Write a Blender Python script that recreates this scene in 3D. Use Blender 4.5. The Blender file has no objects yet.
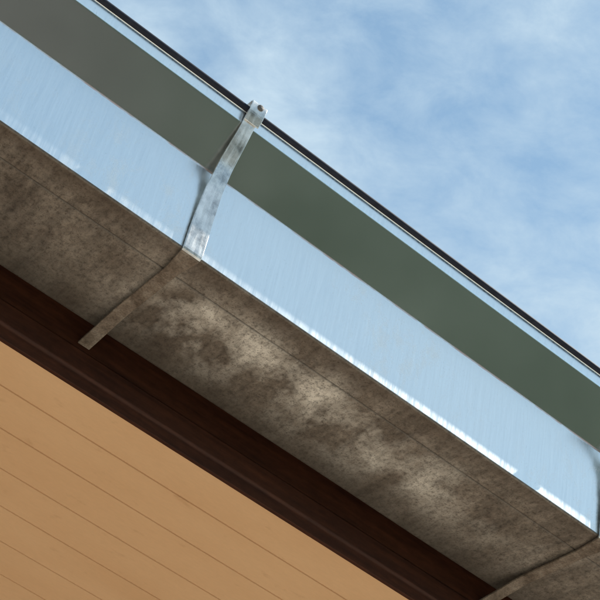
import bpy, bmesh, math, random
from mathutils import Vector, Matrix, noise
random.seed(4)
S=bpy.context.scene
S.view_settings.view_transform='Standard'; S.view_settings.look='None'; S.view_settings.exposure=0
GZ=2.6   # height of gutter bottom

# ---------------------------------------------------------------- node helpers
def mat(name):
    m=bpy.data.materials.new(name); m.use_nodes=True
    nt=m.node_tree; return m,nt,nt.nodes['Principled BSDF']
def N(nt,t,**k):
    n=nt.nodes.new(t)
    for a,b in k.items():
        if a in n.inputs.keys(): n.inputs[a].default_value=b
        else: setattr(n,a,b)
    return n
def coords(nt,scale=(1,1,1),loc=(0,0,0)):
    g=N(nt,'ShaderNodeNewGeometry'); mp=N(nt,'ShaderNodeMapping')
    mp.inputs['Scale'].default_value=scale; mp.inputs['Location'].default_value=loc
    nt.links.new(g.outputs['Position'],mp.inputs['Vector']); return mp.outputs[0]
def noi(nt,vec,scale,detail=4,rough=.55,dist=0):
    n=N(nt,'ShaderNodeTexNoise'); n.inputs['Scale'].default_value=scale; n.inputs['Detail'].default_value=detail
    n.inputs['Roughness'].default_value=rough; n.inputs['Distortion'].default_value=dist
    nt.links.new(vec,n.inputs['Vector']); return n.outputs['Fac']
def ramp(nt,fac,stops):
    r=N(nt,'ShaderNodeValToRGB'); el=r.color_ramp.elements
    while len(el)<len(stops): el.new(.5)
    for e,(p,c) in zip(el,stops):
        e.position=p; e.color=(c if isinstance(c,tuple) else (c,c,c))+(1,)
    nt.links.new(fac,r.inputs[0]); return r.outputs[0]
def mix(nt,f,a,b,mode='MIX'):
    m=N(nt,'ShaderNodeMix',data_type='RGBA',blend_type=mode)
    for s,v in ((m.inputs[0],f),(m.inputs[6],a),(m.inputs[7],b)):
        if hasattr(v,'links'): nt.links.new(v,s)
        else: s.default_value=v if not isinstance(v,tuple) else v+(1,)
    return m.outputs[2]
def math_(nt,op,a,b=0):
    m=N(nt,'ShaderNodeMath',operation=op)
    for s,v in ((m.inputs[0],a),(m.inputs[1],b)):
        if hasattr(v,'links'): nt.links.new(v,s)
        else: s.default_value=v
    return m.outputs[0]
def mrange(nt,v,a,b,c=0,d=1):
    m=N(nt,'ShaderNodeMapRange',interpolation_type='SMOOTHSTEP'); nt.links.new(v,m.inputs[0])
    for i,x in enumerate((a,b,c,d)): m.inputs[i+1].default_value=x
    return m.outputs[0]
def bump(nt,bs,h,strength,dist):
    b=N(nt,'ShaderNodeBump'); b.inputs['Strength'].default_value=strength; b.inputs['Distance'].default_value=dist
    nt.links.new(h,b.inputs['Height']); nt.links.new(b.outputs[0],bs.inputs['Normal'])

# ---------------------------------------------------------------- materials
def m_galv(name='galvanised_steel',metal=.97,r0=.19,r1=.27,c0=(.80,.83,.83),c1=(.91,.93,.92),gutter=True):
    m,nt,b=mat(name)
    p=coords(nt)
    streak=noi(nt,coords(nt,(30,1.6,1.6)),9,4,.7)          # vertical run-off streaks
    blot=noi(nt,coords(nt,(1.5,.8,.8)),26,5,.74,.3); big=noi(nt,p,6,3,.5); fine=noi(nt,p,480,3,.7)
    base=ramp(nt,streak,[(.3,c0),(.7,c1)])
    wh=math_(nt,'MULTIPLY',ramp(nt,blot,[(.50,0.),(.64,1.)]),ramp(nt,big,[(.44,.12),(.58,1.)]))
    scuff=ramp(nt,fine,[(.27,1.),(.37,0.)])
    rsrc=mrange(nt,streak,.35,.65,r0,r1)
    if gutter:
        sx=N(nt,'ShaderNodeSeparateXYZ'); nt.links.new(p,sx.inputs[0]); z=sx.outputs[2]
        low=mrange(nt,z,GZ+.1125,GZ+.100)                  # chalking only on the washed lower face
        wh=math_(nt,'MULTIPLY',wh,low)
        # base colour darkened on the fold, painting in its dim ground reflection
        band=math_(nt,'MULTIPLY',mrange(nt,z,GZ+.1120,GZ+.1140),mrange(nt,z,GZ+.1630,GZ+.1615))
        dim_refl=ramp(nt,big,[(.3,(.50,.51,.48)),(.7,(.62,.63,.60))])
        base=mix(nt,band,base,dim_refl)
        scuff=math_(nt,'MULTIPLY',scuff,mrange(nt,band,0,1,1,.3))
        # even polish on the sheltered fold
        rm=N(nt,'ShaderNodeMix',data_type='FLOAT'); nt.links.new(band,rm.inputs[0]); nt.links.new(rsrc,rm.inputs[2])
        nt.links.new(mrange(nt,big,.3,.7,.21,.25),rm.inputs[3]); rsrc=rm.outputs[0]
        # warm pinkish colour along the folded edge
        line=mrange(nt,math_(nt,'ABSOLUTE',math_(nt,'SUBTRACT',z,GZ+.1128)),.0016,.0006)
        rn=ramp(nt,noi(nt,coords(nt,(1,.2,.2)),25,4,.7),[(.35,.1),(.6,1.)])
        warm_line=math_(nt,'MULTIPLY',line,rn)
        base=mix(nt,math_(nt,'MULTIPLY',warm_line,.75),base,(.50,.30,.24))
    base=mix(nt,math_(nt,'MULTIPLY',wh,.6),base,(.97,.97,.96))
    base=mix(nt,math_(nt,'MULTIPLY',scuff,.35),base,(.40,.41,.40))
    nt.links.new(base,b.inputs['Base Color'])
    mm=math_(nt,'SUBTRACT',metal,math_(nt,'MULTIPLY',wh,.45))
    if gutter: mm=math_(nt,'SUBTRACT',mm,math_(nt,'MULTIPLY',warm_line,.5))
    nt.links.new(mm,b.inputs['Metallic'])
    nt.links.new(rsrc,b.inputs['Roughness'])
    bump(nt,b,fine,.06,.0004)
    return m
def m_dirty_dappled():
    m,nt,b=mat('weathered_zinc_dappled_underside')
    p=coords(nt); 
    big=noi(nt,coords(nt,(1.3,.8,1)),9,5,.62,.3)
    mid=noi(nt,coords(nt,(1.,.75,1),(3,1,0)),17,4,.55,.2)
    fine=noi(nt,coords(nt,(1,.7,1)),170,5,.8); pit=noi(nt,p,430,3,.7); drag=noi(nt,coords(nt,(1,.13,1)),70,4,.65)
    c=ramp(nt,big,[(.28,(.120,.096,.076)),(.5,(.255,.215,.172)),(.74,(.39,.34,.285))])
    c=mix(nt,.9,c,ramp(nt,fine,[(.34,.38),(.48,.85),(.66,1.28)]),'MULTIPLY')
    c=mix(nt,.75,c,ramp(nt,drag,[(.32,.5),(.5,.95),(.7,1.25)]),'MULTIPLY')
    sx=N(nt,'ShaderNodeSeparateXYZ'); nt.links.new(p,sx.inputs[0])
    zone=math_(nt,'MULTIPLY',mrange(nt,sx.outputs[0],-.04,.06),mrange(nt,sx.outputs[0],.62,.20))
    zy=math_(nt,'MULTIPLY',mrange(nt,sx.outputs[1],.01,.07),mrange(nt,sx.outputs[1],.17,.09))
    zone=math_(nt,'MULTIPLY',zone,zy)
    dapple=math_(nt,'MULTIPLY',ramp(nt,mid,[(.42,0.),(.66,1.)]),math_(nt,'ADD',zone,.10))
    dapple=math_(nt,'MULTIPLY',dapple,ramp(nt,fine,[(.34,.3),(.54,1.)]))
    c=mix(nt,dapple,c,(.97,.92,.82))  # pale patches paint dappled reflected light into the colour
    c=mix(nt,math_(nt,'MULTIPLY',ramp(nt,pit,[(.34,1.),(.43,0.)]),.7),c,(.06,.045,.032))
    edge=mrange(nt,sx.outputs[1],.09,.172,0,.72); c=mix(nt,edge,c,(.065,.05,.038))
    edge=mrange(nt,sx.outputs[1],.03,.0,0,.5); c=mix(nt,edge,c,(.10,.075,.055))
    # darker colour along the pressed crease
    cr=math_(nt,'ABSOLUTE',math_(nt,'SUBTRACT',sx.outputs[1],.0388))
    c=mix(nt,mrange(nt,cr,.0018,.0006,0,.7),c,(.05,.037,.028))
    nt.links.new(c,b.inputs['Base Color']); b.inputs['Metallic'].default_value=.3
    b.inputs['Roughness'].default_value=.48
    bump(nt,b,fine,.35,.0008)
    return m
def m_rim():
    m,nt,b=mat('dark_rim'); f=noi(nt,coords(nt),90,4)  # near-black colour over the whole rim
    nt.links.new(ramp(nt,f,[(.3,(.008,.010,.020)),(.8,(.024,.027,.045))]),b.inputs['Base Color'])
    b.inputs['Roughness'].default_value=.6; b.inputs['Specular IOR Level'].default_value=.25; return m
def m_strap():
    m,nt,b=mat('galvanised_strap'); s=noi(nt,coords(nt,(1,.12,.12)),240,3,.6); k=noi(nt,coords(nt),55,5,.7); f=noi(nt,coords(nt),520,2)
    c=ramp(nt,k,[(.34,(.42,.41,.40)),(.5,(.74,.73,.71)),(.66,(.93,.92,.90))])
    c=mix(nt,.4,c,ramp(nt,s,[(.35,.6),(.6,1.1)]),'MULTIPLY')
    nt.links.new(c,b.inputs['Base Color'])
    nt.links.new(mrange(nt,k,.35,.65,.75,.5),b.inputs['Metallic'])
    nt.links.new(mrange(nt,s,.35,.65,.22,.36),b.inputs['Roughness']); bump(nt,b,k,.25,.0012); return m
def m_strap_under():
    m,nt,b=mat('rusty_strap'); f=noi(nt,coords(nt),60,5,.65); g=noi(nt,coords(nt),500,3)
    c=ramp(nt,f,[(.3,(.12,.09,.065)),(.5,(.24,.19,.145)),(.75,(.40,.345,.28))])
    c=mix(nt,.7,c,ramp(nt,g,[(.3,.45),(.6,1.1)]),'MULTIPLY')
    nt.links.new(c,b.inputs['Base Color']); b.inputs['Metallic'].default_value=.3; b.inputs['Roughness'].default_value=.5
    bump(nt,b,g,.3,.0006); return m
def m_fascia():
    m,nt,b=mat('stained_timber'); g=noi(nt,coords(nt,(1,14,14)),8,5,.6); f=noi(nt,coords(nt,(1,3,3)),60,4,.7)
    c=ramp(nt,g,[(.3,(.034,.010,.005)),(.7,(.078,.025,.011))])
    c=mix(nt,.6,c,ramp(nt,f,[(.3,.45),(.7,1.25)]),'MULTIPLY')
    nt.links.new(c,b.inputs['Base Color']); b.inputs['Roughness'].default_value=.55; b.inputs['Specular IOR Level'].default_value=.25
    bump(nt,b,g,.4,.001); return m
def m_soffit():
    m,nt,b=mat('painted_soffit_boards'); g=noi(nt,coords(nt,(1,3,1)),4,5,.6); f=noi(nt,coords(nt,(4,14,4)),25,4,.7)
    c=ramp(nt,g,[(.3,(.77,.47,.245)),(.7,(.83,.53,.29))])
    c=mix(nt,.18,c,ramp(nt,f,[(.3,.75),(.7,1.1)]),'MULTIPLY')
    d=noi(nt,coords(nt,(1,2,1)),22,5,.6); c=mix(nt,math_(nt,'MULTIPLY',ramp(nt,d,[(.62,0.),(.74,1.)]),.35),c,(.45,.22,.09))
    nt.links.new(c,b.inputs['Base Color']); b.inputs['Roughness'].default_value=.6
    bump(nt,b,f,.15,.0006); return m
def m_simple(name,c1,c2,scale,rough=.9,sc=(1,1,1),bs=.4,bd=.01):
    m,nt,b=mat(name); f=noi(nt,coords(nt,sc),scale,5,.65)
    nt.links.new(ramp(nt,f,[(.3,c1),(.7,c2)]),b.inputs['Base Color']); b.inputs['Roughness'].default_value=rough
    bump(nt,b,f,bs,bd); return m
def m_brick():
    m,nt,b=mat('brickwork'); br=N(nt,'ShaderNodeTexBrick')
    g=N(nt,'ShaderNodeNewGeometry'); s=N(nt,'ShaderNodeSeparateXYZ'); c=N(nt,'ShaderNodeCombineXYZ')
    nt.links.new(g.outputs['Position'],s.inputs[0]); nt.links.new(math_(nt,'ADD',s.outputs[0],s.outputs[1]),c.inputs[0]); nt.links.new(s.outputs[2],c.inputs[1])
    nt.links.new(c.outputs[0],br.inputs['Vector'])
    br.inputs['Scale'].default_value=1; br.inputs['Brick Width'].default_value=.24; br.inputs['Row Height'].default_value=.086; br.inputs['Mortar Size'].default_value=.006
    br.inputs['Color1'].default_value=(.3,.13,.08,1); br.inputs['Color2'].default_value=(.38,.18,.1,1); br.inputs['Mortar'].default_value=(.45,.42,.38,1)
    nt.links.new(br.outputs['Color'],b.inputs['Base Color']); b.inputs['Roughness'].default_value=.85; return m
GALV=m_galv(); DIRTY_DAPPLED=m_dirty_dappled(); RIM=m_rim(); STU=m_strap_under(); FAS=m_fascia(); SOF=m_soffit(); BRICK=m_brick()
STRAP=m_strap()

# ---------------------------------------------------------------- mesh helpers
def obj(name,me,parent=None):
    o=bpy.data.objects.new(name,me); S.collection.objects.link(o)
    if parent: o.parent=parent
    return o
def round_poly(pts,r,seg=4):
    out=[pts[0]]
    for i in range(1,len(pts)-1):
        p0,p1,p2=[Vector(q) for q in pts[i-1:i+2]]
        rr=r[i] if isinstance(r,(list,tuple)) else r
        a=(p0-p1); bb=(p2-p1); rr=min(rr,a.length*.45,bb.length*.45)
        A=p1+a.normalized()*rr; B=p1+bb.normalized()*rr
        for k in range(seg+1):
            t=k/seg; out.append(tuple((1-t)**2*A+2*t*(1-t)*p1+t*t*B))
    out.append(pts[-1]); return out
def subdiv(pts,maxl,support=False):
    out=[pts[0]]
    for a,b in zip(pts,pts[1:]):
        a=Vector(a); b=Vector(b); L=(b-a).length
        if support and L>.006:   # holding points so shading does not bleed out of the folds
            d=(b-a)/L; a2=a+d*.0008; b2=b-d*.0008
            out.append(tuple(a2)); n=max(1,int((b2-a2).length/maxl))
            for k in range(1,n+1): out.append(tuple(a2.lerp(b2,k/n)))
            out.append(tuple(b)); continue
        n=max(1,int(L/maxl))
        for k in range(1,n+1): out.append(tuple(a.lerp(b,k/n)))
    return out
def offset(pts,d):
    res=[]
    for i,p in enumerate(pts):
        a=Vector(pts[max(i-1,0)]); b=Vector(pts[min(i+1,len(pts)-1)]); t=(b-a).normalized()
        res.append((p[0]-t.y*d,p[1]+t.x*d))
    return res
def xs_list(x0,x1,fine0,fine1,step):
    xs=[x0]; 
    x=fine0
    while x<fine1: xs.append(x); x+=step
    xs+=[fine1,x1]; return xs

# ---------------------------------------------------------------- gutter: (y,z) profile, y=0 is the bottom front corner, -y = outwards
BACK=.173
prof=[(BACK-.002,.160),(BACK-.002,0.0),(.040,0.0),(.0388,.0010),(.0376,0.0),(0,0),(.008,.113),(-.026,.162),(-.0275,.1755),(-.0335,.1766),(-.0335,.1804),(-.026,.1814),(-.023,.174)]
rp=subdiv(round_poly(prof,[0,.004,.0006,.0006,.0006,.0024,.0016,.0016,.0008,.0016,.0016,.0016,0],4),.012,True)
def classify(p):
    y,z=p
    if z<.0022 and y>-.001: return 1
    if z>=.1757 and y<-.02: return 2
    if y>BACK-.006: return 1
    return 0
inner=offset(rp,-.0011)
if inner[len(rp)//3][1]<rp[len(rp)//3][1]: inner=offset(rp,.0011)
me=bpy.data.meshes.new('gutter'); bm=bmesh.new()
xs=xs_list(-4.2,4.2,-1.2,1.6,.02)
def wav(x,p):
    k=noise.noise(Vector((x*2.6,p[0]*7,p[1]*7)))*.0010+noise.noise(Vector((x*8,p[0]*15,p[1]*15+5)))*.00025
    return k
rows=[]
for x in xs:
    row=[]
    for q in (rp,list(reversed(inner))):
        for p in q:
            k=wav(x,p); fy = k if p[0]<.03 else 0; fz = k*1.0 if (p[1]<.01 or p[1]>.17) else 0
            row.append(bm.verts.new((x,p[0]+fy,GZ+p[1]+fz)))
    rows.append(row)
n=len(rp)
for a,b in zip(rows,rows[1:]):
    m_=len(a)
    for j in range(m_):
        j2=(j+1)%m_
        f=bm.faces.new((a[j],b[j],b[j2],a[j2])); f.smooth=True
        if j<n-1:
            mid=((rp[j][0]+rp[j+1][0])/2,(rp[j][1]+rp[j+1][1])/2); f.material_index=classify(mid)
        elif j>=n and j<2*n-1:
            q=list(reversed(rp))[j-n]; f.material_index=2 if classify(q)==2 else 0
for row in (rows[0],rows[-1]):
    vs=[v for v in row[:n-4]]
    f=bm.faces.new(vs); f.material_index=0
bmesh.ops.recalc_face_normals(bm,faces=bm.faces)
bm.to_mesh(me); bm.free()
for m in (GALV,DIRTY_DAPPLED,RIM): me.materials.append(m)
obj('roof_gutter',me)

# ---------------------------------------------------------------- strap bracket
def ribbon(name,path,width,th,x0,parent,materials,matfn,wfn=None,bev=.0006):
    pts=subdiv(round_poly(path,.006,5),.008)
    o2=offset(pts,th/2); o1=offset(pts,-th/2)
    me=bpy.data.meshes.new(name); bm=bmesh.new(); prev=None
    for i,(a,b) in enumerate(zip(o1,o2)):
        w=(wfn(pts[i]) if wfn else 1)*width/2
        ring=[bm.verts.new((x0-w,a[0],GZ+a[1])),bm.verts.new((x0+w,a[0],GZ+a[1])),bm.verts.new((x0+w,b[0],GZ+b[1])),bm.verts.new((x0-w,b[0],GZ+b[1]))]
        if prev:
            for k in range(4):
                f=bm.faces.new((prev[k],prev[(k+1)%4],ring[(k+1)%4],ring[k])); f.material_index=matfn(pts[i])
        else: bm.faces.new(ring)
        prev=ring
    bm.faces.new(prev); bmesh.ops.recalc_face_normals(bm,faces=bm.faces)
    bm.to_mesh(me); bm.free()
    for m in materials: me.materials.append(m)
    o=obj(name,me,parent)
    bv=o.modifiers.new('b','BEVEL'); bv.width=bev; bv.segments=2; bv.limit_method='ANGLE'; bv.angle_limit=math.radians(50)
    return o
def screw(name,loc,axis,r,parent,m):
    me=bpy.data.meshes.new(name); bm=bmesh.new()
    bmesh.ops.create_uvsphere(bm,u_segments=16,v_segments=8,radius=r)
    for v in bm.verts: v.co.z*=.45
    bm.to_mesh(me); bm.free(); me.materials.append(m)
    for p in me.polygons: p.use_smooth=True
    o=obj(name,me,parent); o.location=loc; o.rotation_euler=Vector(axis).to_track_quat('Z','Y').to_euler()
    return o
DARKSCREW=m_simple('aged_screw',(.08,.06,.05),(.18,.16,.14),200,.5)
def lerp(a,b,t): t=max(0,min(1,t)); return a+(b-a)*t
for bx in (0,.556,-.553,1.108,-1.106,-1.66,1.66):
    e=bpy.data.objects.new('gutter_bracket',None); S.collection.objects.link(e)
    path=[(.1855,-.0150),(.120,-.0062),(.02,-.0036),(-.0036,-.0036),(-.0010,.045),(-.0020,.085),(-.0090,.116),(-.0220,.144),(-.0300,.164),(-.0325,.176)]
    def wf(p):
        if p[1]<.002: return lerp(1.0,.66,p[0]/.03)
        return lerp(1.0,.66,(p[1]-.03)/.13)
    ribbon('strap',path,.0215,.0026,bx,e,[STU,STRAP],lambda p:0 if (p[1]<-.001 and p[0]>-.002) else 1,wf)
    clip=[(-.0315,.162),(-.0375,.174),(-.0392,.1865),(-.022,.1875),(-.014,.185)]
    ribbon('rim_clip',clip,.018,.0018,bx+.001,e,[STRAP],lambda p:0)
    screw('clip_rivet',(bx+.002,-.0397,GZ+.1805),(0,-1,-.1),.0036,e,DARKSCREW)

# ---------------------------------------------------------------- house
house=bpy.data.objects.new('brick_house',None); S.collection.objects.link(house)
def extrude_profile(name,pts,x0,x1,m,parent,bev=.0015):
    me=bpy.data.meshes.new(name); bm=bmesh.new()
    A=[bm.verts.new((x0,p[0],GZ+p[1])) for p in pts]; B=[bm.verts.new((x1,p[0],GZ+p[1])) for p in pts]
    for i in range(len(pts)):
        j=(i+1)%len(pts); bm.faces.new((A[i],A[j],B[j],B[i]))
    bm.faces.new(A); bm.faces.new(B)
    bmesh.ops.recalc_face_normals(bm,faces=bm.faces); bm.to_mesh(me); bm.free(); me.materials.append(m)
    o=obj(name,me,parent)
    if bev:
        bv=o.modifiers.new('b','BEVEL'); bv.width=bev; bv.segments=2; bv.limit_method='ANGLE'; bv.angle_limit=math.radians(40)
    return o
FB=-.060  # fascia bottom
extrude_profile('fascia_board',[(.1875,.15),(.1875,-.020),(.186,-.0215),(.186,-.044),(.1885,-.0465),(.1885,FB),(.194,FB),(.194,.15)],-4.2,4.2,FAS,house,.0008)
y=.1945; bw=.066; sp=[]
zs=FB+.0035
while y<1.0:
    sp+= [(y+.0004,zs+.005),(y+.0012,zs),(y+bw-.0012,zs),(y+bw-.0004,zs+.005)]; y+=bw
yend=sp[-1][0]
sp+= [(yend,zs+.02),(.1945,zs+.02)]
extrude_profile('soffit_boards',sp,-4.2,4.2,SOF,house,0)
WY=1.0
def box(name,a,b,m,parent,bev=0):
    me=bpy.data.meshes.new(name); bm=bmesh.new(); bmesh.ops.create_cube(bm,size=1)
    for v in bm.verts:
        v.co=Vector([(a[i]+b[i])/2+v.co[i]*(b[i]-a[i]) for i in range(3)])
    bm.to_mesh(me); bm.free(); me.materials.append(m); o=obj(name,me,parent)
    if bev: q=o.modifiers.new('b','BEVEL'); q.width=bev; q.segments=2
    return o
WT=GZ+zs-.002
FRAME=m_simple('frame_paint',(.6,.58,.54),(.7,.68,.64),20,.5)
GL,nt,b=mat('window_glass'); b.inputs['Base Color'].default_value=(.02,.025,.03,1); b.inputs['Roughness'].default_value=.05
box('wall_left',(-4,WY,0),(1.4,WY+.25,WT),BRICK,house)
box('wall_right',(2.6,WY,0),(4,WY+.25,WT),BRICK,house)
box('wall_sill_part',(1.4,WY,0),(2.6,WY+.25,.9),BRICK,house)
box('wall_lintel_part',(1.4,WY,2.1),(2.6,WY+.25,WT),BRICK,house)
box('window_glass',(1.45,WY+.12,.95),(2.55,WY+.13,2.05),GL,house)
for nm,a,c in (('frame_l',(1.4,WY+.08,.9),(1.45,WY+.16,2.1)),('frame_r',(2.55,WY+.08,.9),(2.6,WY+.16,2.1)),('frame_b',(1.45,WY+.08,.9),(2.55,WY+.16,.95)),('frame_t',(1.45,WY+.08,2.05),(2.55,WY+.16,2.1)),('frame_m',(1.98,WY+.085,.95),(2.02,WY+.118,2.05))):
    box(nm,a,c,FRAME,house,.003)
box('window_sill',(1.35,WY-.05,.86),(2.65,WY-.003,.9),FRAME,house,.005)
box('side_wall_a',(-4,WY+.25,0),(-3.75,6,WT),BRICK,house); box('side_wall_b',(3.75,WY+.25,0),(4,6,WT),BRICK,house)
box('back_wall',(-3.75,5.75,0),(3.75,6,WT),BRICK,house)
ROOF=m_simple('roof_sheet',(.2,.2,.2),(.28,.28,.27),6,.5)
me=bpy.data.meshes.new('roof'); bm=bmesh.new(); nx=420
def strip(y0,z0,y1,z1):
    prev=None
    for i in range(nx+1):
        x=-4.25+8.5*i/nx; d=.009*math.sin(i*math.pi/2.5)
        r=(bm.verts.new((x,y0,z0+d)),bm.verts.new((x,y1,z1+d)))
        if prev: bm.faces.new((prev[0],r[0],r[1],prev[1])).smooth=True
        prev=r
strip(.13,GZ+.185,3.4,GZ+.185+3.27*.36); strip(6.8,GZ+.185,3.4,GZ+.185+3.27*.36+.002)
bm.to_mesh(me); bm.free(); me.materials.append(ROOF); r=obj('roof',me,house); r.modifiers.new('s','SOLIDIFY').thickness=.003

# ---------------------------------------------------------------- ground
def sheet(name,x0,x1,y0,y1,z,m):
    me=bpy.data.meshes.new(name); me.from_pydata([(x0,y0,z),(x1,y0,z),(x1,y1,z),(x0,y1,z)],[],[(0,1,2,3)]); me.materials.append(m); return obj(name,me)
GRASS=m_simple('grass',(.018,.036,.018),(.034,.056,.030),3); BOUNCE_PAVE=m_simple('bounce_paving_concrete',(.52,.47,.39),(.62,.56,.47),4,.85)
UNSEEN_GRAV=m_simple('added_unseen_gravel',(.060,.056,.050),(.105,.095,.085),30)
sheet('ground',-400,400,-400,400,0,GRASS)
sheet('bounce_paving',-7,7,-3.3,8,.008,BOUNCE_PAVE)  # unseen bright paving, added to bounce warm light up to the soffit
sheet('unseen_gravel',-9,1.5,-60,-3.3,.004,UNSEEN_GRAV)  # unseen grey ground, added to grey the fold's reflection on the left
UNSEEN_LEAF=m_simple('unseen_tree_leaves',(.03,.055,.025),(.06,.10,.04),2)
UNSEEN_BARK=m_simple('unseen_tree_bark',(.08,.06,.04),(.14,.11,.08),8)
me=bpy.data.meshes.new('unseen_trees'); bm=bmesh.new()  # unseen trees behind the camera, added for their reflection in the gutter
for t in range(13):
    cx=-30+t*5.5+random.uniform(-1,1); cy=-26+random.uniform(-2,2); h=random.uniform(4,6)
    r=bmesh.ops.create_cone(bm,cap_ends=True,segments=8,radius1=.25,radius2=.1,depth=h*.7,matrix=Matrix.Translation((cx,cy,h*.35)))
    for v in r['verts']:
        for f in v.link_faces: f.material_index=1
    cl=[Vector((cx+random.gauss(0,1.3),cy+random.gauss(0,1),h*.6+random.gauss(0,.9))) for _ in range(14)]
    for c in cl:
        for k in range(80):
            p=c+Vector((random.gauss(0,.5),random.gauss(0,.5),random.gauss(0,.4)))
            u=Vector((random.gauss(0,1),random.gauss(0,1),random.gauss(0,1))).normalized()*.18; w=u.orthogonal()
            bm.faces.new([bm.verts.new(p+u),bm.verts.new(p+w),bm.verts.new(p-u),bm.verts.new(p-w)])
bm.to_mesh(me); bm.free(); me.materials.append(UNSEEN_LEAF); me.materials.append(UNSEEN_BARK); obj('unseen_trees',me)

# ---------------------------------------------------------------- light
EL=math.radians(54); sd=Vector((.955,-.28,0)).normalized()
sdir=Vector((sd.x*math.cos(EL),sd.y*math.cos(EL),math.sin(EL)))
L=bpy.data.lights.new('sun','SUN'); L.energy=4.9; L.angle=math.radians(.5); L.color=(1,.95,.86)
lo=bpy.data.objects.new('sun',L); S.collection.objects.link(lo); lo.rotation_euler=sdir.to_track_quat('Z','Y').to_euler()
W=bpy.data.worlds.new('World'); S.world=W; W.use_nodes=True; nt=W.node_tree; bg=nt.nodes['Background']
sky=N(nt,'ShaderNodeTexSky'); sky.sky_type='NISHITA'; sky.sun_disc=False; sky.sun_elevation=EL; sky.sun_rotation=math.atan2(sd.x,sd.y)
sky.air_density=1.0; sky.dust_density=.4
tc=N(nt,'ShaderNodeTexCoord'); mp=N(nt,'ShaderNodeMapping'); mp.inputs['Scale'].default_value=(1,1,1.8); mp.inputs['Rotation'].default_value=(.3,.2,.5)
nt.links.new(tc.outputs['Generated'],mp.inputs[0])
c1=noi(nt,mp.outputs[0],3.6,5,.5,.25); c2=noi(nt,mp.outputs[0],17,6,.62,.3)
cf=math_(nt,'ADD',math_(nt,'MULTIPLY',c1,.5),math_(nt,'MULTIPLY',c2,.5))
cf=ramp(nt,cf,[(.37,.25),(.5,.62),(.61,1.)])
skyt=mix(nt,1.0,sky.outputs[0],(1.0,1.27,1.2),'MULTIPLY')
skyc=mix(nt,cf,skyt,(3.75,4.85,5.75))
nt.links.new(skyc,bg.inputs['Color']); bg.inputs['Strength'].default_value=.15

# ---------------------------------------------------------------- camera (standing on the paving, looking up ~44 deg, slight roll)
X=Vector((.7658,-.5361,-.3552)); e1=Vector((.5735,.8192,0)); e2=X.cross(e1)
al=math.radians(44); Out=math.sin(al)*e1+math.cos(al)*e2; Up=math.cos(al)*e1-math.sin(al)*e2
Y=-Out
M=Matrix(((X.x,Y.x,Up.x),(X.y,Y.y,Up.y),(X.z,Y.z,Up.z)))
R=M.transposed()
cam=bpy.data.cameras.new('camera'); co=bpy.data.objects.new('camera',cam); S.collection.objects.link(co)
co.matrix_world=Matrix.Translation((-.431,-1.0526,GZ-.984)) @ R.to_4x4()
cam.sensor_width=36; cam.lens=96; cam.clip_start=.02; cam.clip_end=2000
S.camera=co
